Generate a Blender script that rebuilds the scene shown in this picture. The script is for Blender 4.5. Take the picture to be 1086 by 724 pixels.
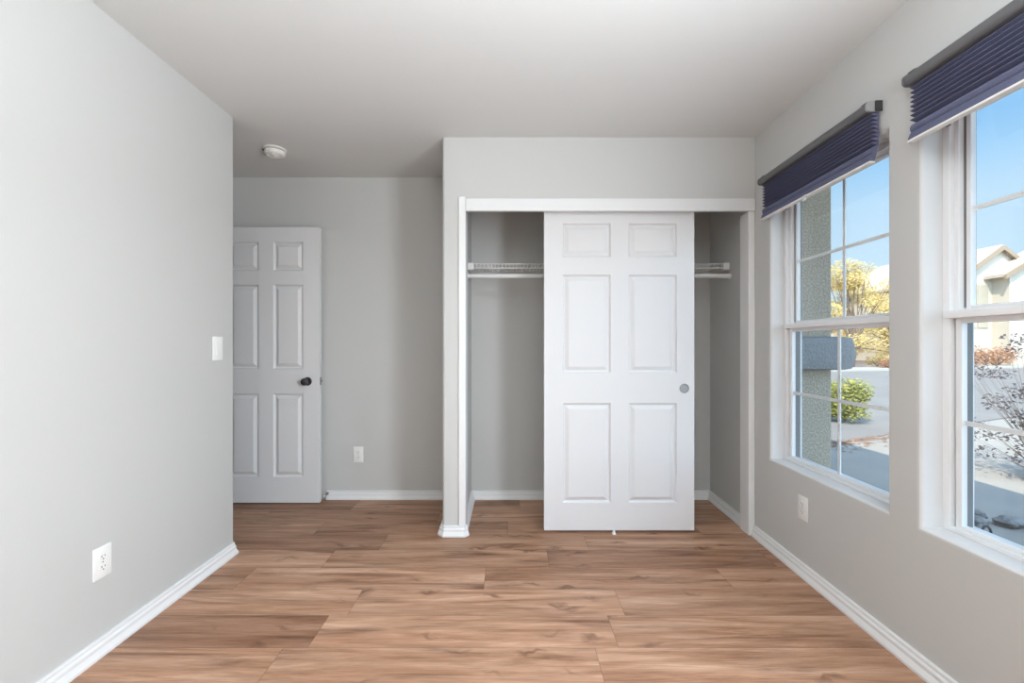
import bpy, bmesh, math, random
from mathutils import Vector, Matrix

C = bpy.context.scene
for o in list(bpy.data.objects):
    bpy.data.objects.remove(o)
COL = C.collection
PI = math.pi

# ------------------------------------------------------------------ camera, sky, sun, lights, exposure
FOC = 470.0
cam_d = bpy.data.cameras.new('camera')
cam = bpy.data.objects.new('camera', cam_d)
COL.objects.link(cam)
cam.location = (0, 0, 1.175)
cam.rotation_euler = (PI/2, 0, 0)
cam_d.sensor_fit = 'HORIZONTAL'
cam_d.sensor_width = 36.0
cam_d.lens = FOC * 36.0 / 1086.0
cam_d.shift_x = 2.0/1086.0
cam_d.shift_y = 4.0/1086.0
cam_d.clip_start = 0.02
cam_d.clip_end = 500
C.camera = cam

W = bpy.data.worlds.new('sky')
C.world = W
W.use_nodes = True
nt = W.node_tree
bg = nt.nodes['Background']
tc = nt.nodes.new('ShaderNodeTexCoord')
sx = nt.nodes.new('ShaderNodeSeparateXYZ')
rp = nt.nodes.new('ShaderNodeValToRGB')
nt.links.new(tc.outputs['Generated'], sx.inputs[0])
nt.links.new(sx.outputs['Z'], rp.inputs[0])
nt.links.new(rp.outputs[0], bg.inputs[0])
el = rp.color_ramp.elements
el[0].position = 0.0; el[0].color = (.66, .86, .98, 1)
el[1].position = 1.0; el[1].color = (.72, .98, 1.45, 1)
for pos, c in ((.10, (.62, .82, .97)), (.236, (.52, .75, .96)), (.295, (.38, .66, .95)), (.34, (.30, .59, .93)), (.5, (.46, .74, 1.10))):
    e = el.new(pos); e.color = (*c, 1)
bg.inputs[1].default_value = 1.0
# the sky is brighter on the sun's side of the house
mr = nt.nodes.new('ShaderNodeMapRange'); mr.interpolation_type = 'SMOOTHSTEP'
mr.inputs['From Min'].default_value = -.05; mr.inputs['From Max'].default_value = -.75
mr.inputs['To Min'].default_value = 1.0; mr.inputs['To Max'].default_value = 4.6
nt.links.new(sx.outputs['Y'], mr.inputs['Value'])
nt.links.new(mr.outputs[0], bg.inputs[1])

def light(name, kind, loc, rot, energy, color=(1, 1, 1), **kw):
    d = bpy.data.lights.new(name, kind)
    d.energy = energy; d.color = color
    for k, v in kw.items(): setattr(d, k, v)
    o = bpy.data.objects.new(name, d)
    COL.objects.link(o); o.location = loc; o.rotation_euler = rot
    return o

def aim(v):
    return Vector(v).to_track_quat('-Z', 'Y').to_euler()

light('sun', 'SUN', (0, 0, 20), aim((.42, .53, -.74)), 6.0, (1, .93, .82), angle=math.radians(.6))
# added fill light inside the unseen third window, in place of sky light
light('window_fill', 'AREA', (1.40, .20, 1.27), aim((-1, .0, .03)), 74, (.875, .94, 1), shape='RECTANGLE', size=.80, size_y=1.42)

C.view_settings.view_transform = 'Standard'
C.view_settings.look = 'None'
C.view_settings.exposure = 0.16
C.view_settings.gamma = 1.0
C.view_settings.use_curve_mapping = False
C.cycles.max_bounces = 14
C.cycles.diffuse_bounces = 8
C.cycles.transparent_max_bounces = 24
C.cycles.caustics_reflective = False
C.cycles.caustics_refractive = False

# ------------------------------------------------------------------ materials
def mat(name, col, rough=.5, metal=0, bump=None, vary=None, spec=.5):
    """col linear rgb; bump=(scale, strength, detail); vary=(scale, colour, amount)"""
    m = bpy.data.materials.new(name); m.use_nodes = True
    n = m.node_tree; p = n.nodes['Principled BSDF']
    p.inputs['Base Color'].default_value = (*col, 1)
    p.inputs['Roughness'].default_value = rough
    p.inputs['Metallic'].default_value = metal
    p.inputs['Specular IOR Level'].default_value = spec
    t = n.nodes.new('ShaderNodeTexCoord')
    if bump:
        z = n.nodes.new('ShaderNodeTexNoise'); z.inputs['Scale'].default_value = bump[0]
        z.inputs['Detail'].default_value = bump[2] if len(bump) > 2 else 3
        b = n.nodes.new('ShaderNodeBump'); b.inputs['Strength'].default_value = bump[1]
        b.inputs['Distance'].default_value = bump[3] if len(bump) > 3 else .004
        n.links.new(t.outputs['Object'], z.inputs['Vector'])
        n.links.new(z.outputs[0], b.inputs['Height'])
        n.links.new(b.outputs[0], p.inputs['Normal'])
    if vary:
        z = n.nodes.new('ShaderNodeTexNoise'); z.inputs['Scale'].default_value = vary[0]
        z.inputs['Detail'].default_value = 5
        r = n.nodes.new('ShaderNodeValToRGB')
        lo, hi = vary[2] if len(vary) > 2 else (.35, .65)
        r.color_ramp.elements[0].position = lo; r.color_ramp.elements[0].color = (*col, 1)
        r.color_ramp.elements[1].position = hi; r.color_ramp.elements[1].color = (*vary[1], 1)
        n.links.new(t.outputs['Object'], z.inputs['Vector'])
        n.links.new(z.outputs[0], r.inputs[0])
        n.links.new(r.outputs[0], p.inputs['Base Color'])
    return m

M = {}
M['wall'] = mat('wall_paint', (.56, .562, .548), .65, bump=(170, .10, 2, .003))
M['ceiling'] = mat('ceiling_paint', (.645, .65, .64), .8, bump=(120, .15, 3, .003))
M['trim'] = mat('trim_paint', (.76, .765, .765), .4)
M['lit_reveal'] = mat('lit_reveal_colour', (.68, .68, .675), .5, bump=(170, .10, 2, .003))  # wall paint made lighter: window light on the returns put into the colour
M['door'] = mat('door_paint', (.70, .70, .705), .7, bump=(60, .03, 4, .002), spec=.15)
M['plate'] = mat('white_plastic', (.82, .82, .80), .3)
M['slot'] = mat('dark_slot', (.03, .03, .03), .6)
M['vinyl'] = mat('window_vinyl', (.80, .81, .82), .4)
M['track'] = mat('window_track', (.17, .17, .17), .5)
M['bars'] = mat('grille_bars', (.90, .91, .92), .4)
M['pewter'] = mat('dark_pewter', (.10, .095, .10), .33, .85)
M['nickel'] = mat('brushed_nickel', (.34, .34, .34), .38, .9)
M['rail'] = mat('headrail_grey', (.13, .13, .135), .5, .1)
M['cap'] = mat('rail_end_cap', (.42, .42, .43), .35, .3)
M['navy'] = mat('navy_fabric', (.092, .098, .172), .8, vary=(300, (.128, .138, .22)))
M['clear'] = mat('clear_plastic', (.80, .80, .80), .15)
M['wire'] = mat('white_wire', (.74, .74, .73), .35)
M['det'] = mat('detector_plastic', (.78, .77, .74), .4)
M['stucco'] = mat('taupe_stucco', (.53, .445, .345), .9, bump=(70, .8, 6, .012), vary=(85, (.35, .29, .225), (.38, .62)))
M['band'] = mat('grey_stucco', (.31, .30, .30), .9, bump=(70, .7, 5, .012), vary=(90, (.24, .235, .235)))
M['roofs'] = mat('eave_board', (.5, .46, .40), .8)
M['concrete'] = mat('pale_concrete', (.335, .305, .255), .9, bump=(40, .2, 4), vary=(2.2, (.30, .275, .235)))
M['road'] = mat('asphalt', (.225, .205, .18), .9, bump=(60, .3, 4), vary=(1.1, (.195, .178, .158)))
M['kerb'] = mat('kerb_concrete', (.40, .365, .30), .9, vary=(3, (.39, .36, .31)))
M['gravel'] = mat('tan_gravel', (.50, .37, .28), .95, bump=(14, .8, 6, .05), vary=(5, (.36, .25, .18)))
M['rock'] = mat('dark_rock', (.15, .14, .13), .9, bump=(25, .8, 5, .02), vary=(18, (.28, .26, .24)))
M['bark'] = mat('bark', (.17, .12, .085), .9, bump=(20, .6, 4))
M['cream'] = mat('cream_stucco', (.52, .465, .375), .9, bump=(8, .1, 3))
M['rake'] = mat('brown_fascia', (.27, .20, .13), .8)
M['tile'] = mat('pale_roof_tile', (.46, .39, .31), .85, bump=(6, .6, 3, .05))
M['shutter'] = mat('beige_trim', (.42, .36, .27), .8)
M['rubber'] = mat('black_rubber', (.03, .03, .035), .6)

def leafmat(name, a, b):
    m = bpy.data.materials.new(name); m.use_nodes = True
    n = m.node_tree; p = n.nodes['Principled BSDF']; p.inputs['Roughness'].default_value = .7
    g = n.nodes.new('ShaderNodeNewGeometry'); r = n.nodes.new('ShaderNodeValToRGB')
    r.color_ramp.elements[0].color = (*a, 1); r.color_ramp.elements[1].color = (*b, 1)
    n.links.new(g.outputs['Random Per Island'], r.inputs[0])
    n.links.new(r.outputs[0], p.inputs['Base Color'])
    t = n.nodes.new('ShaderNodeBsdfTranslucent'); x = n.nodes.new('ShaderNodeMixShader')
    n.links.new(r.outputs[0], t.inputs[0]); x.inputs[0].default_value = .3
    n.links.new(p.outputs[0], x.inputs[1]); n.links.new(t.outputs[0], x.inputs[2])
    n.links.new(x.outputs[0], n.nodes['Material Output'].inputs[0])
    return m
M['leaf_lime'] = leafmat('lime_leaves', (.15, .18, .04), (.50, .46, .10))
M['leaf_gold'] = leafmat('golden_leaves', (.42, .31, .09), (.80, .62, .25))
M['leaf_dark'] = leafmat('dusky_leaves', (.055, .045, .05), (.16, .12, .11))
M['leaf_red'] = leafmat('russet_leaves', (.16, .10, .07), (.60, .28, .12))
M['leaf_green'] = leafmat('olive_leaves', (.12, .13, .05), (.36, .32, .12))

def glassmat():
    m = bpy.data.materials.new('window_glass'); m.use_nodes = True
    n = m.node_tree; n.nodes.remove(n.nodes['Principled BSDF'])
    t = n.nodes.new('ShaderNodeBsdfTransparent'); t.inputs[0].default_value = (.97, .98, .98, 1)
    g = n.nodes.new('ShaderNodeBsdfGlossy'); g.inputs['Roughness'].default_value = .01
    lw = n.nodes.new('ShaderNodeLayerWeight'); lw.inputs[0].default_value = .5
    pw = n.nodes.new('ShaderNodeMath'); pw.operation = 'POWER'; pw.inputs[1].default_value = 5
    f = n.nodes.new('ShaderNodeMath'); f.operation = 'MULTIPLY_ADD'; f.inputs[1].default_value = .9; f.inputs[2].default_value = .025
    n.links.new(lw.outputs['Facing'], pw.inputs[0]); n.links.new(pw.outputs[0], f.inputs[0])
    x = n.nodes.new('ShaderNodeMixShader')
    n.links.new(f.outputs[0], x.inputs[0]); n.links.new(t.outputs[0], x.inputs[1]); n.links.new(g.outputs[0], x.inputs[2])
    n.links.new(x.outputs[0], n.nodes['Material Output'].inputs[0])
    return m
M['glass'] = glassmat()

def floormat():
    m = bpy.data.materials.new('plank_floor'); m.use_nodes = True
    n = m.node_tree; p = n.nodes['Principled BSDF']; L = n.links.new
    def math_(op, a, b=None, c=None):
        q = n.nodes.new('ShaderNodeMath'); q.operation = op
        for i, v in enumerate((a, b, c)):
            if v is None: continue
            if hasattr(v, 'node'): L(v, q.inputs[i])
            else: q.inputs[i].default_value = v
        return q.outputs[0]
    def rnd(v, w):
        q = n.nodes.new('ShaderNodeTexWhiteNoise'); q.noise_dimensions = '2D'
        cmb = n.nodes.new('ShaderNodeCombineXYZ'); L(v, cmb.inputs[0])
        if hasattr(w, 'node'): L(w, cmb.inputs[1])
        else: cmb.inputs[1].default_value = w
        L(cmb.outputs[0], q.inputs['Vector']); return q.outputs['Value']
    def noise(x, y, w, scale, detail, rough=.55, dist=0):
        cmb = n.nodes.new('ShaderNodeCombineXYZ'); L(x, cmb.inputs[0]); L(y, cmb.inputs[1]); L(w, cmb.inputs[2])
        q = n.nodes.new('ShaderNodeTexNoise'); q.inputs['Scale'].default_value = scale; q.inputs['Detail'].default_value = detail
        q.inputs['Roughness'].default_value = rough; q.inputs['Distortion'].default_value = dist
        L(cmb.outputs[0], q.inputs['Vector']); return q.outputs[0]
    def ramp(v, *st):
        r = n.nodes.new('ShaderNodeValToRGB'); L(v, r.inputs[0])
        e = r.color_ramp.elements
        for i, (pos, c) in enumerate(st):
            k = e[i] if i < 2 else e.new(pos)
            k.position = pos; k.color = (*c, 1)
        return r.outputs[0]
    def mix(kind, f, a, b):
        q = n.nodes.new('ShaderNodeMix'); q.data_type = 'RGBA'; q.blend_type = kind
        if hasattr(f, 'node'): L(f, q.inputs[0])
        else: q.inputs[0].default_value = f
        for s, v in ((6, a), (7, b)):
            if hasattr(v, 'node'): L(v, q.inputs[s])
            else: q.inputs[s].default_value = (*v, 1)
        return q.outputs[2]
    tcn = n.nodes.new('ShaderNodeTexCoord'); sp = n.nodes.new('ShaderNodeSeparateXYZ'); L(tcn.outputs['Object'], sp.inputs[0])
    X, Y = sp.outputs[0], sp.outputs[1]
    PW, PL = .206, 1.21
    yr = math_('DIVIDE', math_('ADD', Y, -1.928 + 20*PW), PW)
    row = math_('FLOOR', yr); fy = math_('FRACT', yr)
    off = rnd(row, 3.7)
    # the row starting at Y=1.93 has its joint at X=.037
    xr = math_('DIVIDE', math_('ADD', X, math_('MULTIPLY', off, PL)), PL)
    xr = math_('ADD', xr, 30.31)
    colm = math_('FLOOR', xr); fx = math_('FRACT', xr)
    idv = rnd(row, colm); id2 = rnd(colm, math_('ADD', row, 41.3))
    w = math_('MULTIPLY', id2, 60)
    Xo = math_('ADD', X, math_('MULTIPLY', idv, 37))
    grain = noise(math_('MULTIPLY', Xo, .5), math_('MULTIPLY', Y, 6.5), w, 3.0, 9, .66, .6)
    fine = noise(math_('MULTIPLY', Xo, 3.5), math_('MULTIPLY', Y, 95), w, 3.0, 3, .6)
    bands = noise(math_('MULTIPLY', Xo, .6), math_('MULTIPLY', Y, 5.5), w, 2.4, 5, .6, .9)
    base = ramp(grain, (.28, (.23, .110, .062)), (.74, (.60, .405, .295)), (.44, (.39, .220, .137)), (.57, (.47, .290, .195)))
    dark = ramp(bands, (.30, (.42, .36, .33)), (.64, (1.12, 1.11, 1.11)), (.42, (.80, .76, .73)), (.52, (1.0, .98, .96)))
    c = mix('MULTIPLY', .85, base, dark)
    tone = ramp(idv, (0, (.72, .65, .61)), (1, (1.18, 1.17, 1.17)), (.2, (.92, .89, .86)), (.55, (1.04, 1.03, 1.02)))
    c = mix('MULTIPLY', 1, c, tone)
    ft = ramp(fine, (.34, (.80, .78, .76)), (.62, (1.08, 1.08, 1.08)))
    c = mix('MULTIPLY', .8, c, ft)
    # knots: thin curved dark flecks
    vor = n.nodes.new('ShaderNodeTexVoronoi'); cmb = n.nodes.new('ShaderNodeCombineXYZ')
    wob = noise(math_('MULTIPLY', Xo, 1), Y, w, 9, 2)
    L(math_('ADD', math_('MULTIPLY', Xo, 3.2), math_('MULTIPLY', wob, .45)), cmb.inputs[0])
    L(math_('ADD', math_('MULTIPLY', Y, 11), math_('MULTIPLY', wob, 1.8)), cmb.inputs[1]); L(w, cmb.inputs[2])
    L(cmb.outputs[0], vor.inputs['Vector']); vor.inputs['Scale'].default_value = 1.0
    kn = ramp(vor.outputs['Distance'], (.03, (.30, .23, .20)), (.22, (1, 1, 1)))
    c = mix('MULTIPLY', .75, c, kn)
    # seams
    ey = math_('MINIMUM', fy, math_('SUBTRACT', 1.0, fy)); ex = math_('MINIMUM', fx, math_('SUBTRACT', 1.0, fx))
    sm = math_('MAXIMUM', math_('LESS_THAN', ey, .006), math_('LESS_THAN', ex, .0011))
    c = mix('MULTIPLY', math_('MULTIPLY', sm, .55), c, (.35, .28, .24))
    L(c, p.inputs['Base Color'])
    p.inputs['Roughness'].default_value = .42
    p.inputs['Specular IOR Level'].default_value = .28
    b = n.nodes.new('ShaderNodeBump'); b.inputs['Strength'].default_value = .12; b.inputs['Distance'].default_value = .002
    L(fine, b.inputs['Height']); L(b.outputs[0], p.inputs['Normal'])
    return m
M['floor'] = floormat()

# ------------------------------------------------------------------ helpers
def tag(o, label=None, cat=None, group=None, kind=None):
    if label: o['label'] = label
    if cat: o['category'] = cat
    if group: o['group'] = group
    if kind: o['kind'] = kind
    return o

def empty(name, loc=(0, 0, 0), rz=0):
    o = bpy.data.objects.new(name, None); COL.objects.link(o)
    o.empty_display_size = .1
    o.location = loc; o.rotation_euler = (0, 0, rz)
    return o

def obj(name, bm, m, parent=None, smooth=False, loc=None, rz=None, kind=None):
    me = bpy.data.meshes.new(name)
    bmesh.ops.recalc_face_normals(bm, faces=bm.faces)
    if smooth:
        for f in bm.faces: f.smooth = True
        for ed in bm.edges:
            if len(ed.link_faces) == 2 and ed.calc_face_angle(0) > math.radians(38): ed.smooth = False
    bm.to_mesh(me); bm.free()
    me.materials.append(M[m])
    o = bpy.data.objects.new(name, me); COL.objects.link(o)
    if parent is not None: o.parent = parent
    if loc: o.location = loc
    if rz is not None: o.rotation_euler = (0, 0, rz)
    if kind: o['kind'] = kind
    return o

def box(bm, x0, x1, y0, y1, z0, z1, bev=0, seg=2):
    vs = [bm.verts.new((x, y, z)) for x in (x0, x1) for y in (y0, y1) for z in (z0, z1)]
    q = [(0, 1, 3, 2), (4, 6, 7, 5), (0, 4, 5, 1), (2, 3, 7, 6), (0, 2, 6, 4), (1, 5, 7, 3)]
    fs = [bm.faces.new([vs[i] for i in f]) for f in q]
    if bev:
        es = list({ed for f in fs for ed in f.edges})
        bmesh.ops.bevel(bm, geom=es, offset=bev, segments=seg, affect='EDGES', profile=.5)

def BX(*a, **k):
    bm = bmesh.new(); box(bm, *a, **k); return bm

def lathe(bm, prof, seg=28, axis='Z', at=(0, 0, 0), closed=True):
    """prof list of (r, h)"""
    rings = []
    for r, h in prof:
        ring = []
        for i in range(seg):
            a = 2*PI*i/seg
            x, y = r*math.cos(a), r*math.sin(a)
            v = {'Z': (x, y, h), 'Y': (x, h, y), 'X': (h, x, y)}[axis]
            ring.append(bm.verts.new((v[0]+at[0], v[1]+at[1], v[2]+at[2])))
        rings.append(ring)
    for a, b in zip(rings, rings[1:]):
        for i in range(seg):
            bm.faces.new((a[i], a[(i+1) % seg], b[(i+1) % seg], b[i]))
    if closed:
        bm.faces.new(rings[0]); bm.faces.new(rings[-1])

def tube(bm, pts, r, seg=8):
    pts = [Vector(p) for p in pts]; rings = []
    rr = r if isinstance(r, (list, tuple)) else [r]*len(pts)
    up = Vector((0, 0, 1))
    for i, p in enumerate(pts):
        t = (pts[min(i+1, len(pts)-1)] - pts[max(i-1, 0)]).normalized()
        a = t.cross(up)
        if a.length < 1e-3: a = t.cross(Vector((1, 0, 0)))
        a.normalize(); b = t.cross(a)
        rings.append([bm.verts.new(p + rr[i]*(a*math.cos(2*PI*k/seg) + b*math.sin(2*PI*k/seg))) for k in range(seg)])
    for a, b in zip(rings, rings[1:]):
        for k in range(seg):
            bm.faces.new((a[k], a[(k+1) % seg], b[(k+1) % seg], b[k]))
    bm.faces.new(rings[0]); bm.faces.new(rings[-1])

def sweep(bm, prof, pts):
    """mitred sweep of a (offset, z) profile along a 2-D path; the room is to the right of the path"""
    pts = [Vector((p[0], p[1])) for p in pts]; rings = []
    for i, p in enumerate(pts):
        def nrm(a, b):
            d = (b-a).normalized(); return Vector((d.y, -d.x))
        if i == 0: m = nrm(pts[0], pts[1])
        elif i == len(pts)-1: m = nrm(pts[-2], pts[-1])
        else:
            n1, n2 = nrm(pts[i-1], p), nrm(p, pts[i+1]); m = (n1+n2); m = m/(m.dot(n1))
        rings.append([bm.verts.new((p.x+m.x*o, p.y+m.y*o, z)) for o, z in prof])
    n = len(prof)
    for a, b in zip(rings, rings[1:]):
        for k in range(n):
            bm.faces.new((a[k], a[(k+1) % n], b[(k+1) % n], b[k]))
    bm.faces.new(rings[0]); bm.faces.new(rings[-1])

def prism(bm, poly, axis, a0, a1):
    """extrude a 2-D polygon; axis X: poly is (y,z); axis Y: poly is (x,z)"""
    def P(u, v, a): return (a, u, v) if axis == 'X' else (u, a, v)
    A = [bm.verts.new(P(u, v, a0)) for u, v in poly]; B = [bm.verts.new(P(u, v, a1)) for u, v in poly]
    bm.faces.new(A); bm.faces.new(B)
    for i in range(len(poly)):
        j = (i+1) % len(poly); bm.faces.new((A[i], A[j], B[j], B[i]))

def panel_wall(bm, ss, zs, holes, d0, d1, bev=.018):
    """wall slab in local (s, d, z) with rectangular holes whose room-side edges are bullnosed"""
    ss = sorted(set(ss)); zs = sorted(set(zs))
    def inhole(sc, zc): return any(a < sc < b and c < zc < d for a, b, c, d in holes)
    F = {}; V = {}
    def v(i, j, k):
        if (i, j, k) not in V: V[(i, j, k)] = bm.verts.new((ss[i], (d0, d1)[k], zs[j]))
        return V[(i, j, k)]
    cell = {}
    for i in range(len(ss)-1):
        for j in range(len(zs)-1):
            cell[(i, j)] = not inhole((ss[i]+ss[i+1])/2, (zs[j]+zs[j+1])/2)
    bev_e = []
    for (i, j), on in cell.items():
        if not on: continue
        for k in (0, 1):
            bm.faces.new((v(i, j, k), v(i+1, j, k), v(i+1, j+1, k), v(i, j+1, k)))
        for (di, dj, a, b) in ((-1, 0, (i, j), (i, j+1)), (1, 0, (i+1, j), (i+1, j+1)), (0, -1, (i, j), (i+1, j)), (0, 1, (i, j+1), (i+1, j+1))):
            nb = (i+di, j+dj)
            if not cell.get(nb, False):
                bm.faces.new((v(*a, 0), v(*b, 0), v(*b, 1), v(*a, 1)))
                if nb in cell: bev_e.append((v(*a, 0), v(*b, 0)))
    es = [bm.edges.get(p) for p in bev_e]
    bmesh.ops.recalc_face_normals(bm, faces=bm.faces)
    bmesh.ops.bevel(bm, geom=[x for x in es if x], offset=bev, segments=5, affect='EDGES', profile=.5)

# ------------------------------------------------------------------ room dimensions
ZC = 2.46
XL = -1.565          # left wall face
YL = 2.515           # end of the left wall
YF = 2.741           # closet front
YB = 3.398           # far wall
XA = -2.23           # left side of the entry alcove
YR = -1.85           # rear wall
TH = -PI/2 - math.atan(.029)
RO = Vector((1.515, YF, 0))
cs, sn = math.cos(TH), math.sin(TH)
def RW(s, d=0, z=0):                       # right wall local -> world
    return Vector((RO.x + s*cs - d*sn, RO.y + s*sn + d*cs, z))
XR = lambda y: 1.515 - .029*(YF-y)

S = lambda o, l, c: tag(o, l, c, kind='structure')

# floor, ceiling
S(obj('floor', BX(-3.5, 1.68, YR-.1, YB+.05, -.06, 0), 'floor'), 'brown wood-look plank floor of the empty bedroom', 'floor')
S(obj('ceiling', BX(-3.5, 1.70, YR-.1, YB+.12, ZC, ZC+.10), 'ceiling'), 'pale flat ceiling over the room', 'ceiling')

# left wall with the corner that turns into the entry alcove
bm = bmesh.new()
poly = [(XL, YR), (XL, YL), (XA-.12, YL), (XA-.12, YL-.12), (XL-.12, YL-.12), (XL-.12, YR)]
A = [bm.verts.new((x, y, 0)) for x, y in poly]; B = [bm.verts.new((x, y, ZC)) for x, y in poly]
bm.faces.new(A); bm.faces.new(B)
for i in range(6):
    bm.faces.new((A[i], A[(i+1) % 6], B[(i+1) % 6], B[i]))
bmesh.ops.bevel(bm, geom=[bm.edges.get((A[1], B[1]))], offset=.018, segments=5, affect='EDGES', profile=.5)
S(obj('wall_left', bm, 'wall', smooth=True), 'bright pale grey wall on the left side', 'wall')

# alcove left wall with the doorway, and the hallway behind it
bm = bmesh.new()
box(bm, XA-.12, XA, YL, 2.51+.02, 0, ZC); box(bm, XA-.12, XA, 3.335, YB, 0, ZC); box(bm, XA-.12, XA, 2.53, 3.335, 2.07, ZC)
S(obj('wall_entry', bm, 'wall'), 'grey wall with the doorway, left of the open door', 'wall')
S(obj('wall_hall', BX(-3.5, -3.4, YL-.2, YB+.1, 0, ZC), 'wall'), 'hallway wall beyond the doorway', 'wall')
S(obj('wall_hall_side', BX(-3.4, XA-.12, YL-.22, YL-.12, 0, ZC), 'wall'), 'hallway side wall beyond the doorway', 'wall')

S(obj('wall_far', BX(-3.4, 1.70, YB, YB+.12, 0, ZC), 'wall'), 'grey wall at the far end, behind door and closet', 'wall')
S(obj('wall_rear', BX(XL-.12, 1.70, YR-.12, YR, 0, ZC), 'wall'), 'grey wall behind the camera', 'wall')

# closet wall: side pier and header in one mesh
bm = bmesh.new()
poly = [(-.42, YF), (-.42, YB), (-.297, YB), (-.297, YF)]
A = [bm.verts.new((x, y, 0)) for x, y in poly]; B = [bm.verts.new((x, y, ZC)) for x, y in poly]
bm.faces.new(A); bm.faces.new(B)
for i in range(4):
    bm.faces.new((A[i], A[(i+1) % 4], B[(i+1) % 4], B[i]))
bmesh.ops.bevel(bm, geom=[bm.edges.get((A[0], B[0]))], offset=.02, segments=5, affect='EDGES', profile=.5)
box(bm, -.297, 1.515, YF, YF+.115, 2.045, ZC)
S(obj('wall_closet', bm, 'wall', smooth=True), 'pale grey closet front wall with narrow left pier and header', 'wall')

# right wall with window openings
W1 = (.168, .993); W2 = (1.140, 1.965); W3 = (2.15, 2.975); W4 = (3.122, 3.947)  # last two openings are unseen, added for the room's fill light
WZ = (.518, 2.024)
SE = YF - YR
bm = bmesh.new()
panel_wall(bm, [-.70, SE+.05] + [x for w in (W1, W2, W3, W4) for x in w], [-.2, WZ[0], WZ[1], ZC+.1],
           [(*w, *WZ) for w in (W1, W2, W3, W4)], 0, .17)
wr = S(obj('wall_right', bm, 'wall', smooth=True, loc=RO, rz=TH), 'grey window wall on the right with rounded window openings', 'wall')

wr.data.materials.append(M['lit_reveal'])  # brighter colour on the window returns stands in for sky light
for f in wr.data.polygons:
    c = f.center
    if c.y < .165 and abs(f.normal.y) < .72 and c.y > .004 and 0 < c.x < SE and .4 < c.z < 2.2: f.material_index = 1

# casings round the closet opening
bm = bmesh.new()
box(bm, -.318, -.274, YF-.012, YF+.115, 0, 2.092, bev=.004)
S(obj('trim_1', bm, 'trim'), 'white vertical casing left of the closet opening', 'trim')
bm = bmesh.new()
box(bm, -.273, 1.512, YF-.010, YF+.012, 2.003, 2.080, bev=.003)
box(bm, -.273, 1.512, YF+.012, YF+.115, 2.046, 2.066)
S(obj('trim_2', bm, 'trim'), 'long white fascia board across the top of the closet', 'trim')
bm = bmesh.new()
box(bm, 1.473, 1.513, YF-.004, YF+.10, 0, 2.002, bev=.004)
S(obj('trim_3', bm, 'trim'), 'white jamb strip right of the closet beside the window wall', 'trim')

# baseboards
BP = [(0, 0), (.030, 0), (.030, .010), (.019, .029), (.019, .042), (.013, .050), (.013, .060), (.009, .063), (0, .063)]
def base(name, pts, label):
    bm = bmesh.new(); sweep(bm, BP, pts)
    S(obj(name, bm, 'trim'), label, 'baseboard')
base('baseboard_left', [(XL, YR), (XL, YL-.02), (XL-.02, YL), (XA, YL)], 'white baseboard along the bright left wall')
base('baseboard_far', [(XA+.83, YB), (-.42, YB), (-.42, YF+.02), (-.40, YF), (-.292, YF), (-.274, YF+.018)], 'white baseboard of the far alcove wall and closet pier')
base('baseboard_closet', [(-.297, YF+.116), (-.297, YB), (XR(YB), YB), (XR(YF+.10), YF+.10)], 'white baseboard inside the closet')
p0, p1 = RW(.002), RW(SE)
base('baseboard_right', [(p0.x, p0.y), (p1.x, p1.y)], 'white baseboard under the windows on the right')

# ------------------------------------------------------------------ windows
def ring_bm(bm, s0, s1, z0, z1, wl, wr_, wb, wt, d0, d1, bev=.002):
    box(bm, s0, s0+wl, d0, d1, z0, z1, bev); box(bm, s1-wr_, s1, d0, d1, z0, z1, bev)
    box(bm, s0+wl, s1-wr_, d0, d1, z0, z0+wb, bev); box(bm, s0+wl, s1-wr_, d0, d1, z1-wt, z1, bev)

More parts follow.
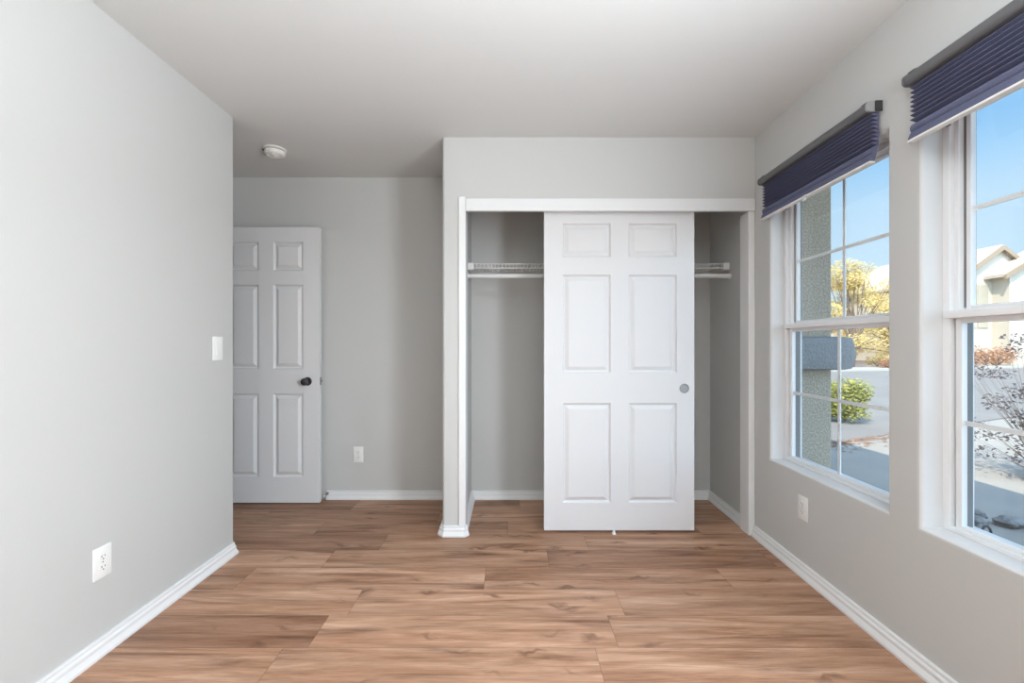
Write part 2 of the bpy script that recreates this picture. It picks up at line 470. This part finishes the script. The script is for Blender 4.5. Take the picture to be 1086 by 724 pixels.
def window(name, s0, label):
    w = W1[1]-W1[0]; H = WZ[1]-WZ[0]
    r = empty(name, RW(s0, 0, WZ[0]), TH); S(r, label, 'window')
    bm = bmesh.new()
    ring_bm(bm, 0, w, 0, H, .026, .026, .016, .026, .078, .165)
    obj('frame', bm, 'vinyl', r)
    bm = bmesh.new()                                   # jamb covers beside the fixed upper sash
    for a, b in ((.026, .043), (w-.043, w-.026)):
        box(bm, a, b, .094, .15, .775, H-.026, .002)
    obj('jamb_cover', bm, 'vinyl', r)
    bm = bmesh.new()                                   # dark channel beside the sliding sash
    for a, b in ((.0255, .036), (w-.036, w-.0255)):
        box(bm, a, b, .108, .15, .016, .755)
    for a, b in ((.043, .048), (w-.048, w-.043)):
        box(bm, a, b, .112, .15, .79, H-.026)
    obj('channel', bm, 'track', r)
    bm = bmesh.new()
    ring_bm(bm, .048, w-.048, .775, H-.026, .016, .016, .02, .012, .114, .134)
    us = obj('upper_sash', bm, 'vinyl', r)
    bm = bmesh.new()
    ring_bm(bm, .036, w-.036, .016, .758, .022, .022, .014, .024, .090, .110)
    ls = obj('lower_sash', bm, 'vinyl', r)
    obj('meeting_rail', BX(.010, w-.010, .070, .112, .752, .779, .003), 'vinyl', r)
    obj('upper_glass', BX(.060, w-.060, .122, .126, .79, H-.034), 'glass', us)
    obj('lower_glass', BX(.056, w-.056, .098, .102, .028, .736), 'glass', ls)
    zc_u = (.795 + H-.038)/2; zc_l = .386
    bm = bmesh.new()
    box(bm, .062, w-.062, .1265, .132, zc_u-.008, zc_u+.008); box(bm, w/2-.008, w/2+.008, .1264, .1321, .79, H-.036)
    obj('upper_grille', bm, 'bars', us)
    bm = bmesh.new()
    box(bm, .057, w-.057, .1025, .108, zc_l-.008, zc_l+.008); box(bm, w/2-.008, w/2+.008, .1024, .1081, .03, .735)
    obj('lower_grille', bm, 'bars', ls)
    bm = bmesh.new()
    box(bm, w-.17, w-.115, .084, .108, .779, .787, .003); box(bm, w-.178, w-.140, .088, .098, .787, .796, .003)
    obj('sash_lock', bm, 'vinyl', r)
    obj('vent_stop', BX(.014, .030, .066, .082, H-.070, H-.045, .003), 'rubber', r)
    return r
window('window_1', W1[0], 'white single-hung window nearer the closet, stucco pillar outside')
window('window_2', W2[0], 'white single-hung window at the right edge, beige house outside')
window('added_window_3', W3[0], 'added white single-hung window beside the camera, out of view, made up for fill light')  # added out of view to go with the fill light

window('added_window_4', W4[0], 'added white single-hung window behind the camera, out of view, made up for room light')  # unseen, added to help light the room

# ------------------------------------------------------------------ doors
def door_slab(name, w, h, t, cols, rows, parent, m='door'):
    """six-panel slab, local x 0..w, y 0..t (y=0 faces the camera), z 0..h"""
    bm = bmesh.new()
    xs = [0] + [x for c in cols for x in c] + [w]; zs = [0] + [z for r_ in rows for z in r_] + [h]
    pan = {(2*i+1, 2*j+1) for i in range(len(cols)) for j in range(len(rows))}
    for side in (0, 1):
        y = 0 if side == 0 else t; sg = 1 if side == 0 else -1
        V = {(i, j): bm.verts.new((xs[i], y, zs[j])) for i in range(len(xs)) for j in range(len(zs))}
        for i in range(len(xs)-1):
            for j in range(len(zs)-1):
                q = [V[(i, j)], V[(i+1, j)], V[(i+1, j+1)], V[(i, j+1)]]
                if (i, j) not in pan:
                    bm.faces.new(q); continue
                x0, x1, z0, z1 = xs[i], xs[i+1], zs[j], zs[j+1]
                prev = q
                for ins, dep in ((.003, .005), (.007, .0135), (.012, .0155), (.016, .0150), (.036, .0025), (.040, .0010)):
                    cur = [bm.verts.new((a, y+sg*dep, b)) for a, b in ((x0+ins, z0+ins), (x1-ins, z0+ins), (x1-ins, z1-ins), (x0+ins, z1-ins))]
                    for k in range(4):
                        bm.faces.new((prev[k], prev[(k+1) % 4], cur[(k+1) % 4], cur[k]))
                    prev = cur
                bm.faces.new(prev)
        if side == 0: V0 = V
    nx, nz = len(xs)-1, len(zs)-1
    for i in range(nx):
        for j in (0, nz):
            bm.faces.new((V0[(i, j)], V0[(i+1, j)], V[(i+1, j)], V[(i, j)]))
    for j in range(nz):
        for i in (0, nx):
            bm.faces.new((V0[(i, j)], V0[(i, j+1)], V[(i, j+1)], V[(i, j)]))
    return obj(name, bm, m, parent)

# entry door, open against the far wall
EX, EY = -1.413-.795, 3.285
d1 = S(empty('door_1', (EX, EY, .008)), 'white six-panel entry door standing open before the far wall', 'door')
k = 1/142.5
px = lambda u: (u-226.4)*k
pz = lambda v: 1.175 - (v-366)*k - .008
door_slab('door_panel', .795, 2.042, .035,
          [(px(243.8), px(275.3)), (px(290.8), px(322.3))],
          [(pz(505.1), pz(417.3)), (pz(391), pz(302)), (pz(287.1), pz(256.8))], d1)
bm = bmesh.new()
kx, kz = px(327.2), pz(404)
lathe(bm, [(.000, .002), (.031, .001), (.032, -.004), (.027, -.010), (.012, -.012), (.011, -.030), (.020, -.036), (.0275, -.046), (.028, -.054), (.024, -.062), (.012, -.066), (.004, -.0665)], 28, 'Y', (kx, 0, kz))
obj('knob', bm, 'pewter', d1, smooth=True)
bm = bmesh.new()
lathe(bm, [(.000, .033), (.031, .034), (.032, .039), (.027, .045), (.012, .047), (.011, .060), (.020, .066), (.0275, .076), (.028, .084), (.024, .092), (.010, .096)], 28, 'Y', (kx, 0, kz))
obj('knob', bm, 'pewter', d1, smooth=True)
bm = bmesh.new()
box(bm, .7935, .7965, .006, .030, kz-.028, kz+.028)
box(bm, .7965, .809, .011, .025, kz-.006, kz+.010, .002)
obj('latch', bm, 'nickel', d1)
bm = bmesh.new()
for hz in (.25, 1.02, 1.80):
    box(bm, -.004, .002, .030, .037, hz-.045, hz+.045); lathe(bm, [(.006, hz-.045), (.006, hz+.045)], 10, 'Z', (-.005, .037, 0))
obj('hinges', bm, 'nickel', d1)

# sliding closet door
SX, SY = .2136, 2.786
d2 = S(empty('door_2', (SX, SY, .012)), 'white six-panel sliding door in the middle of the closet', 'door')
k2 = 1/168.8
qx = lambda u: (u-577)*k2
qz = lambda v: 1.175 - (v-366)*k2 - .012
door_slab('door_panel', .944, 2.04, .035,
          [(qx(596.7), qx(647.8)), (qx(666.6), qx(718))],
          [(qz(533.3), qz(427.5)), (qz(395.2), qz(291.2)), (qz(272.4), qz(236.7))], d2)
bm = bmesh.new()
lathe(bm, [(.026, .001), (.0295, -.0005), (.0298, -.002), (.0285, -.0028), (.0265, -.002), (.0255, -.0006), (.008, -.0004)], 32, 'Y', (qx(725.7), 0, qz(411.8)))
obj('finger_pull', bm, 'nickel', d2, smooth=True)

# ------------------------------------------------------------------ roller / pleated shades
def shade(s0, s1, label):
    r = empty('window_shade', RW(s0, 0, 1.905), TH)
    tag(r, label, 'window shade', 'navy pleated shades')
    w = s1-s0
    # headrail: rounded box section
    prof = []
    z0, z1, a0, a1 = .207, .246, -.058, -.008
    for cx_, cz_, st in ((a0+.014, z1-.014, 90), (a0+.014, z0+.014, 180), (a1-.006, z0+.006, 270), (a1-.006, z1-.006, 0)):
        rr = .014 if cx_ < -.03 else .006
        for i in range(5):
            a = math.radians(st + i*22.5); prof.append((cx_+rr*math.cos(a), cz_+rr*math.sin(a)))
    bm = bmesh.new(); prism(bm, prof, 'X', .004, w-.004); obj('headrail', bm, 'rail', r, smooth=True)
    for a, b, nm in ((0, .004, 0), (w-.004, w, 1)):
        pc = [(a0-.002+(p[0]-a0)*1.05, z0-.002+(p[1]-z0)*1.06) for p in prof]
        bm = bmesh.new(); prism(bm, pc, 'X', a-.003, b+.003); obj('end_cap', bm, 'rail' if nm == 0 else 'cap', r, smooth=True)
    for a in (.010, w-.040):
        bm = bmesh.new(); box(bm, a, a+.030, -.052, -.0015, .2475, .2515, .001); box(bm, a, a+.030, -.0045, -.0008, .205, .2475, .001)
        obj('mounting_bracket', bm, 'cap', r)
    bm = bmesh.new(); box(bm, w+.003, w+.008, -.030, -.001, .205, .247, .002); obj('wall_clip', bm, 'slot', r)
    # pleated cloth: zig-zag with two soft folds at the bottom
    pr = []; z = .207; n = 8; p = .0165
    for i in range(n):
        pr += [(-.012, z - i*p), (-.0135, z - i*p - p*.12), (-.036, z - i*p - p*.46), (-.036, z - i*p - p*.58)]
    zb = z - n*p
    pr += [(-.014, zb), (-.032, zb-.010), (-.037, zb-.020), (-.036, zb-.030), (-.032, zb-.036), (-.037, zb-.044), (-.042, zb-.056), (-.045, .009)]
    back = [(-.008, .207), (-.008, zb), (-.024, .009)]
    poly = pr + back[::-1]
    bm = bmesh.new(); prism(bm, poly, 'X', .004, w-.004)
    obj('pleated_cloth', bm, 'navy', r)
    obj('bottom_rail', BX(.003, w-.003, -.046, -.022, .001, .0095, .002), 'plate', r)
    bm = bmesh.new(); box(bm, w*.49, w*.49+.006, -.050, -.046, -.018, .010, .001); box(bm, w*.49+.014, w*.49+.020, -.050, -.046, -.018, .010, .001); box(bm, w*.49-.006, w*.49+.026, -.050, -.0455, .002, .008, .001)
    obj('pull_tab', bm, 'clear', r)
    return r
shade(.146, .968, 'navy pleated shade, the smaller-looking one, nearer the closet')
shade(1.136, 1.952, 'navy pleated shade cut off by the right edge of the photo')

# ------------------------------------------------------------------ outlets and switch
def plate_root(name, loc, rz, label, cat, group=None):
    r = empty(name, loc, rz); tag(r, label, cat, group); return r
def cover(r, w, h):
    # local: x across, y = 0 at the wall, -y into the room
    obj('cover_plate', BX(-w/2, w/2, -.006, 0, -h/2, h/2, .0035, 3), 'plate', r, smooth=True)
def outlet(loc, rz, label):
    r = plate_root('wall_outlet', loc, rz, label, 'outlet', 'duplex outlets')
    cover(r, .079, .122)
    for dz in (.020, -.020):
        bm = bmesh.new()
        pts = []
        for i in range(24):
            a = 2*PI*i/24; pts.append((.0172*math.cos(a), max(-.0135, min(.0135, .0172*math.sin(a)))+dz))
        A = [bm.verts.new((x, -.0058, z)) for x, z in pts]; B = [bm.verts.new((x, -.0078, z)) for x, z in pts]
        bm.faces.new(A); bm.faces.new(B)
        for i in range(24): bm.faces.new((A[i], A[(i+1) % 24], B[(i+1) % 24], B[i]))
        q = obj('receptacle', bm, 'plate', r)
        bm = bmesh.new()
        box(bm, -.0080, -.0054, -.0080, -.0070, dz-.001, dz+.008); box(bm, .0054, .0080, -.0080, -.0070, dz, dz+.007)
        lathe(bm, [(.0027, -.0080), (.0027, -.0070)], 12, 'Y', (0, 0, dz-.0075))
        obj('slots', bm, 'slot', q)
    bm = bmesh.new(); lathe(bm, [(.0032, -.0055), (.0032, -.0066), (.002, -.0070)], 12, 'Y')
    obj('screw', bm, 'nickel', r)
outlet((XL, 1.697, .346), -PI/2+PI, 'white duplex outlet low on the bright left wall')
outlet((-1.163, YB, .338), 0, 'white duplex outlet on the far wall beside the open door')
outlet(RW(.474, 0, .342), TH, 'white duplex outlet under the window nearer the closet')
r = plate_root('light_switch', (XL, 2.367, 1.158), PI/2, 'white rocker light switch on the left wall near its corner', 'light switch')
cover(r, .079, .127)
obj('rocker', BX(-.0165, .0165, -.0095, -.0058, -.033, .033, .002), 'plate', r)
for dz in (.048, -.048):
    bm = bmesh.new(); lathe(bm, [(.003, -.0055), (.003, -.0064)], 12, 'Y', (0, 0, dz)); obj('screw', bm, 'plate', r)

# ------------------------------------------------------------------ smoke detector
r = tag(empty('smoke_detector', (-1.545, 2.91, ZC)), 'round white smoke detector on the ceiling above the alcove', 'smoke detector')
bm = bmesh.new(); lathe(bm, [(.070, 0), (.071, -.006), (.066, -.010)], 36); obj('base_plate', bm, 'det', r, smooth=True)
bm = bmesh.new(); lathe(bm, [(.056, -.009), (.057, -.016)], 36); obj('vent_ring', bm, 'slot', r, smooth=True)
bm = bmesh.new(); lathe(bm, [(.062, -.014), (.064, -.020), (.063, -.030), (.056, -.038), (.044, -.041), (.043, -.038), (.030, -.038), (.029, -.043), (.010, -.045)], 36); obj('cover', bm, 'det', r, smooth=True)
bm = bmesh.new(); lathe(bm, [(.012, -.0445), (.012, -.048), (.009, -.049)], 20, at=(.0, -.0, 0)); obj('test_button', bm, 'det', r, smooth=True)
bm = bmesh.new(); box(bm, -.066, -.050, -.030, -.008, -.018, -.004, .002); obj('clip', bm, 'slot', r)

# ------------------------------------------------------------------ added torchiere, unseen behind the camera, to fill the room off the ceiling
r = tag(empty('added_fill_lamp', (.42, -.32, 0)), 'added grey torchiere behind the camera, made up to throw fill light at the ceiling', 'lamp')
bm = bmesh.new(); lathe(bm, [(.15, 0), (.15, .012), (.13, .022), (.02, .034)], 32); obj('base', bm, 'nickel', r, smooth=True)
bm = bmesh.new(); lathe(bm, [(.013, .03), (.013, 1.28)], 14); obj('pole', bm, 'nickel', r, smooth=True)
bm = bmesh.new(); lathe(bm, [(.02, 1.26), (.06, 1.275), (.14, 1.31), (.20, 1.36), (.196, 1.36), (.135, 1.316), (.055, 1.283), (.02, 1.275)], 36); obj('bowl', bm, 'nickel', r, smooth=True)
lo = light('added_fill_bulb', 'AREA', (0, 0, 1.42), aim((-.05, .0, 1)), 100, (.875, .94, 1), shape='DISK', size=.32, spread=math.radians(160)); lo.parent = r

# ------------------------------------------------------------------ closet wire shelf
SZ = 1.738; SF = 3.082
xa, xb = -.295, XR(3.1)-.002
r = tag(empty('wire_shelf', (0, YB, SZ)), 'white wire closet shelf with hanging rod behind the sliding door', 'closet shelf')
yf = SF-YB
bm = bmesh.new()
n = int((xb-xa)/.0254)
for i in range(n+1):
    x = xa + .012 + i*.0254
    if x > xb-.008: break
    tube(bm, [(x, -.006, .002), (x, yf, .002)], .0017, 5)
for y in (-.012, yf*.5):
    tube(bm, [(xa+.002, y, -.002), (xb-.002, y, -.002)], .0026, 6)
obj('wire_deck', bm, 'wire', r)
bm = bmesh.new()
tube(bm, [(xa+.002, yf, .002), (xb-.002, yf, .002)], .0034, 6)
tube(bm, [(xa+.002, yf-.002, -.026), (xb-.002, yf-.002, -.026)], .0034, 6)
for i in range(n+1):
    x = xa + .012 + i*.0254
    if x > xb-.008: break
    tube(bm, [(x, yf-.002, .002), (x, yf-.003, -.026)], .0017, 5)
obj('front_lip', bm, 'wire', r)
bm = bmesh.new()
tube(bm, [(xa+.003, yf-.012, -.083), (xb-.006, yf-.012, -.083)], .0150, 16)
obj('hanging_rod', bm, 'wire', r, smooth=True)
for x in (.08, .70, 1.30):
    bm = bmesh.new()
    tube(bm, [(x, yf-.002, -.026), (x, yf+.012, -.045), (x, yf+.010, -.080), (x, yf-.012, -.099)], .004, 6)
    obj('rod_hook', bm, 'wire', r, smooth=True)
for a, b in ((xa, xa+.042), (xb-.042, xb)):
    obj('end_bracket', BX(a, b, yf-.008, yf+.025, -.038, .010, .003), 'wire', r)
for a, b in ((xa, xa+.006), (xb-.006, xb)):
    bm = bmesh.new(); lathe(bm, [(.022, a), (.022, b)], 18, 'X', (0, yf-.012, -.083)); obj('rod_flange', bm, 'wire', r, smooth=True)

# ------------------------------------------------------------------ small hardware on the floor and baseboard
r = tag(empty('door_guide', (.647, YF+.018, 0)), 'tiny white plastic guide on the floor under the sliding door', 'door guide')
obj('foot', BX(-.011, .011, -.012, .020, 0, .004, .001), 'plate', r)
obj('post', BX(-.0065, .0065, -.004, .018, .004, .022, .002), 'plate', r)
r = tag(empty('door_stop', (-1.392, YB-.019, .046)), 'small spring door stop on the baseboard by the open door', 'door stop')
bm = bmesh.new(); lathe(bm, [(.010, 0), (.010, -.004), (.004, -.006)], 14, 'Y'); obj('base', bm, 'nickel', r, smooth=True)
bm = bmesh.new()
tube(bm, [(.005*math.cos(t*.9), -.005-t*.00075, .005*math.sin(t*.9)) for t in range(64)], .0012, 5); obj('spring', bm, 'nickel', r)
bm = bmesh.new(); lathe(bm, [(.006, -.052), (.007, -.056), (.006, -.064)], 14, 'Y'); obj('rubber_tip', bm, 'plate', r, smooth=True)

# ------------------------------------------------------------------ outdoors
GZ = -.20
def quad_slab(name, pts, z1, m, label, cat, z0=GZ-.3):
    bm = bmesh.new()
    A = [bm.verts.new((x, y, z0)) for x, y in pts]; B = [bm.verts.new((x, y, z1)) for x, y in pts]
    bm.faces.new(A); bm.faces.new(B)
    for i in range(len(pts)): bm.faces.new((A[i], A[(i+1) % len(pts)], B[(i+1) % len(pts)], B[i]))
    return S(obj(name, bm, m), label, cat)
quad_slab('gravel_ground', [(-80, -60), (160, -60), (160, 140), (-80, 140)], GZ-.05, 'gravel', 'tan desert gravel beyond the street', 'ground', GZ-.5)
near = lambda x: 6.55 + .45*(x-5.1)
far = lambda x: 24.3 + .27*(x-20.5)
quad_slab('driveway', [(1.72, -20), (30, -20), (30, near(30)-.5), (1.72, near(1.72))], GZ, 'concrete', 'pale concrete driveway outside the windows', 'driveway')
quad_slab('road', [(-20, near(-20)), (60, near(60)), (60, far(60)), (-20, far(-20))], GZ-.02, 'road', 'grey asphalt street beyond the driveway', 'road')
quad_slab('kerb', [(-20, far(-20)), (60, far(60)), (60, far(60)+1.9), (-20, far(-20)+1.9)], GZ+.08, 'kerb', 'pale kerb and sidewalk on the far side of the street', 'kerb')

# roof over the house, its eave shading the ground
bm = bmesh.new(); box(bm, -8, 2.95, -12, 9.0, 2.75, 2.95); S(obj('roof', bm, 'roofs'), 'eave of the house above the windows', 'roof')

r = tag(empty('stucco_pillar', (1.72, 3.12, GZ)), 'taupe stucco pillar with a rounded grey band outside the window nearer the closet', 'pillar')
bm = bmesh.new(); box(bm, .03, .545, 0, .45, 0, 2.80, .012); obj('shaft', bm, 'stucco', r)
bm = bmesh.new()
b0, b1 = 1.205, 1.435
x1, o = .545, .108
def capsec(t): return t
ring_pts = []
for k_ in range(9):
    a = -PI/2 + PI*k_/8
    off = .075 + (o-.075)*math.cos(a)**.6 if abs(math.cos(a)) > 1e-6 else .06
    zz = (b0+b1)/2 + (b1-b0)/2*math.sin(a)
    rad = .05
    c_ = []
    for (cx_, cy_, st) in ((.02, -off, None), (x1+off-rad, -off+rad, 270), (x1+off-rad, .45+off-rad, 0), (.02, .45+off, None)):
        if st is None: c_.append((cx_, cy_))
        else:
            for i in range(5):
                t = math.radians(st + i*22.5); c_.append((cx_+rad*math.cos(t), cy_+rad*math.sin(t)))
    ring_pts.append([bm.verts.new((x, y, zz)) for x, y in c_])
for A, B in zip(ring_pts, ring_pts[1:]):
    for i in range(len(A)): bm.faces.new((A[i], A[(i+1) % len(A)], B[(i+1) % len(A)], B[i]))
bm.faces.new(ring_pts[0]); bm.faces.new(ring_pts[-1])
obj('band', bm, 'band', r, smooth=True)

def leaves(bm, rng, blobs, n, size, squash=.7):
    """blobs: (x,y,z,rx,ry,rz)"""
    wts = [b[3]*b[4]*b[5] for b in blobs]
    for _ in range(n):
        b = rng.choices(blobs, wts)[0]
        while True:
            p = Vector((rng.uniform(-1, 1), rng.uniform(-1, 1), rng.uniform(-1, 1)))
            if .15 < p.length <= 1: break
        p = Vector((b[0]+p.x*b[3], b[1]+p.y*b[4], b[2]+p.z*b[5]))
        t = Vector((rng.gauss(0, 1), rng.gauss(0, 1), rng.gauss(0, 1))).normalized()
        u = t.orthogonal().normalized(); s = size*rng.uniform(.6, 1.3)
        a = s; c = s*.5
        vs = [bm.verts.new(p + t*a*.5), bm.verts.new(p + u*c*.5), bm.verts.new(p - t*a*.5), bm.verts.new(p - u*c*.5)]
        bm.faces.new(vs)

def branches(bm, rng, base_, tips, r0):
    for t in tips:
        b = Vector(base_); t = Vector(t)
        m1 = b.lerp(t, .35) + Vector((rng.uniform(-.06, .06), rng.uniform(-.06, .06), .1))*(t-b).length*.5
        m2 = b.lerp(t, .7) + Vector((rng.uniform(-.06, .06), rng.uniform(-.06, .06), .06))*(t-b).length*.5
        tube(bm, [b, m1, m2, t], [r0, r0*.7, r0*.4, r0*.15], 6)

def plant(name, loc, blobs, n, size, m, label, cat, r0=.02, group=None, seed=1, trunk=None, nb=None):
    rng = random.Random(seed)
    r = tag(empty(name, loc), label, cat, group)
    bm = bmesh.new(); leaves(bm, rng, blobs, n, size); obj('foliage', bm, m, r)
    bm = bmesh.new()
    top = (0, 0, 0)
    if trunk:
        tube(bm, [(0, 0, -.1), (trunk*.05, .02, trunk*.5), (0, 0, trunk)], [r0*1.8, r0*1.4, r0*1.1], 8); top = (0, 0, trunk*.97)
    tips = [(b[0], b[1], b[2]+b[5]*.4) for b in blobs] + [(b[0]+rng.uniform(-.7, .7)*b[3], b[1]+rng.uniform(-.7, .7)*b[4], b[2]+rng.uniform(-.3, .8)*b[5]) for b in blobs for _ in range(nb or 1)]
    branches(bm, rng, top, tips, r0); obj('branches', bm, 'bark', r)
    return r

plant('bush', (6.08, 8.05, GZ), [(0, 0, .42, .36, .36, .38), (.16, -.1, .56, .24, .26, .24), (-.15, .1, .36, .32, .32, .32), (.25, 0, .45, .18, .2, .2), (0, -.1, .18, .34, .3, .16)], 3800, .06,
      'leaf_lime', 'yellow-green rounded bush beside the street past the stucco pillar', 'bush', .012, seed=3, nb=3)
rng0 = random.Random(8)
trees = [((21.1, 27.2, GZ), 1.18, 11, 'golden palo verde tree in the middle of the view through the closet-side window'),
         ((27.4, 31.8, GZ), 1.45, 12, 'tall golden palo verde tree at the right of the view through the closet-side window'),
         ((27.0, 38.6, GZ), 1.2, 13, 'farthest golden palo verde tree, showing just past the stucco pillar')]
for loc, sc, sd, lab in trees:
    rg = random.Random(sd); bl = []
    for i in range(20):
        a = rg.uniform(0, 2*PI); d = rg.uniform(.2, 2.0)*sc
        bl.append((d*math.cos(a), d*math.sin(a), rg.uniform(1.1, 5.6)*sc - d*.3, rg.uniform(.5, .95)*sc, rg.uniform(.5, .9)*sc, rg.uniform(.35, .6)*sc))
    plant('palo_verde_tree', loc, bl, 11000, .125*sc, 'leaf_gold', lab, 'tree', .045, 'golden trees across the street', sd, 1.2)

# low desert shrubs across the street, seen under the trees
for i, (x, y, s, m, lab) in enumerate([
        (23.4, 28.2, .9, 'leaf_gold', 'low golden desert shrub under the trees, right side of the window view'),
        (19.0, 25.9, .7, 'leaf_green', 'low olive desert shrub behind the pillar band'),
        (21.9, 25.6, .7, 'leaf_red', 'low russet shrub at the foot of the tall golden tree')]):
    plant('desert_shrub', (x, y, GZ), [(0, 0, .45*s, .7*s, .7*s, .45*s), (.4*s, .1, .6*s, .5*s, .5*s, .4*s), (-.5*s, 0, .4*s, .45*s, .45*s, .35*s)], 800, .11, m, lab, 'shrub', .025, 'desert shrubs across the street', 20+i)

# russet hedge shrubs in the view of the right-hand window
for i, (x, y, s, m, lab) in enumerate([
        (28.5, 27.6, 1.05, 'leaf_red', 'russet shrub, leftmost of the hedge in front of the beige house'),
        (31.6, 28.7, 1.05, 'leaf_red', 'russet shrub, second from left in front of the beige house'),
        (34.6, 28.2, 1.0, 'leaf_green', 'olive green shrub right of the russet ones before the beige house'),
        (37.8, 28.4, 1.0, 'leaf_red', 'russet shrub at the right end of the hedge before the beige house')]):
    plant('hedge_shrub', (x, y, GZ), [(0, 0, .6*s, .95*s, .8*s, .6*s), (.6*s, .1, .85*s, .6*s, .6*s, .5*s), (-.7*s, 0, .6*s, .6*s, .6*s, .5*s)], 1500, .14, m, lab, 'shrub', .03, 'hedge before the beige house', 40+i)

# dusky shrub close to the right-hand window
rg = random.Random(5); bl = []
for i in range(64):
    a = rg.uniform(0, 2*PI); d = rg.uniform(.05, .70)
    z = rg.uniform(.15, 1.45)
    bl.append((d*math.cos(a), d*math.sin(a), z, rg.uniform(.06, .16), rg.uniform(.06, .16), rg.uniform(.05, .12)))
plant('shrub', (5.38, 4.42, GZ), bl, 3000, .042, 'leaf_dark', 'dusky purple-leaved shrub with thin branches outside the right-edge window', 'shrub', .0035, seed=5, nb=1)

# fallen leaves along the edge of the driveway
rg = random.Random(23); bm = bmesh.new()
for _ in range(420):
    x = rg.uniform(4.3, 5.9); y = near(x) - rg.gammavariate(1.6, .10) - .02; a = rg.uniform(0, 2*PI); q = rg.uniform(.018, .035)
    c = Vector((x, y, GZ+.006)); t = Vector((math.cos(a), math.sin(a), rg.uniform(-.2, .2)))*q; u = Vector((-math.sin(a), math.cos(a), rg.uniform(-.2, .2)))*q*.5
    bm.faces.new([bm.verts.new(c+t), bm.verts.new(c+u), bm.verts.new(c-t), bm.verts.new(c-u)])
tag(obj('fallen_leaves', bm, 'leaf_red'), 'dry russet leaves scattered along the driveway edge', 'leaves', kind='stuff')

# rocks in the shade by the right window
rg = random.Random(17)
rk = [(3.60, 3.42, .060), (3.80, 3.37, .072), (4.02, 3.33, .066), (4.24, 3.36, .080), (4.30, 3.12, .068), (3.74, 3.56, .050), (4.50, 3.28, .078), (3.84, 3.16, .064), (4.07, 3.11, .070)]
rl = ['leftmost dark rock of the row outside the right window', 'dark rock second from left in the row outside the right window', 'dark rock third from left, by the hose loop',
      'larger dark rock in the middle of the row outside the right window', 'dark rock at the front right of the row outside the right window', 'smallest dark rock at the back of the row outside the right window',
      'dark rock at the right end of the row outside the right window', 'dark rock nearest the window glass at left', 'dark rock nearest the window glass at right']
for (x, y, s), lab in zip(rk, rl):
    bm = bmesh.new(); bmesh.ops.create_icosphere(bm, subdivisions=3, radius=s)
    ph = [rg.uniform(0, 6) for _ in range(6)]
    for v in bm.verts:
        c = v.co.normalized()
        v.co *= 1 + .16*math.sin(4*c.x+ph[0]) + .14*math.sin(5*c.y+ph[1]) + .10*math.sin(7*c.z+ph[2]) + .06*math.sin(11*c.x+9*c.y+ph[3])
        v.co.z *= .62; v.co.x *= 1.25
    tag(obj('rock', bm, 'rock', loc=(x, y, GZ+s*.38), smooth=True), lab, 'rock', 'dark rocks outside the window')
bm = bmesh.new(); tube(bm, [(.035*math.cos(t), 0, .06*math.sin(t)) for t in [PI*i/14 for i in range(15)]], .008, 8)
tag(obj('hose_loop', bm, 'rubber', loc=(3.46, 3.22, GZ), smooth=True), 'small black hose loop on the ground outside the right window', 'hose')

# ------------------------------------------------------------------ houses across the street
def gable(bm_w, house_, bm_t, x0, xp, x1, z0, ze, zp, y0, y1, ov=.35, band=.30):
    prism(bm_w, [(x0, z0), (x1, z0), (x1, ze), (xp, zp), (x0, ze)], 'Y', y0, y1)
    for xe, sgn in ((x0, -1), (x1, 1)):
        sl = (zp-ze)/abs(xp-xe); zo = ze - sl*ov; xo = xe + sgn*ov
        bm_r = bmesh.new(); prism(bm_r, [(xo, zo-band*.5), (xo, zo+band*.5), (xp, zp+band*.5), (xp, zp-band*.5)], 'Y', y0-.35, y0-.20); obj('fascia', bm_r, 'rake', house_)
        prism(bm_t, [(xo, zo+.02), (xo, zo+.22), (xp, zp+.24), (xp, zp+.02)], 'Y', y0-.20, y1+.3)
house = tag(empty('house', (0, 0, GZ)), 'beige two-storey gabled house across the street in the right-edge window', 'house')
bw, bt = bmesh.new(), bmesh.new()
gable(bw, house, bt, 31.4, 34.2, 37.0, 0, 6.05, 8.15, 31.0, 41)
gable(bw, house, bt, 33.7, 36.2, 38.7, 0, 6.3, 7.8, 29.9, 31.0, ov=.6)
gable(bw, house, bt, 38.0, 41.2, 44.4, 0, 8.3, 9.9, 41.2, 49)
obj('wall', bw, 'cream', house); obj('roof', bt, 'tile', house)
for (x, z) in ((32.25, 4.9), (33.05, 4.9), (32.25, 3.3), (33.05, 3.3)):
    q = obj('window', BX(x-.36, x+.36, 30.93, 31.02, z-.72, z+.72, .02), 'shutter', house)
    obj('pane', BX(x-.28, x+.28, 30.90, 30.95, z-.64, z+.64), 'glass', q)

h2 = tag(empty('cottage', (0, 0, GZ)), 'cream house half hidden behind the golden trees', 'house')
bw, bt = bmesh.new(), bmesh.new()
gable(bw, h2, bt, 36.0, 41.0, 46.0, 0, 2.9, 4.6, 52, 60)
obj('wall', bw, 'cream', h2); obj('roof', bt, 'tile', h2)
for x in (38.0, 41.0, 44.0):
    q = obj('window', BX(x-.5, x+.5, 51.93, 52.02, 1.0, 2.2, .02), 'shutter', h2)
    obj('pane', BX(x-.42, x+.42, 51.90, 51.95, 1.08, 2.12), 'glass', q)
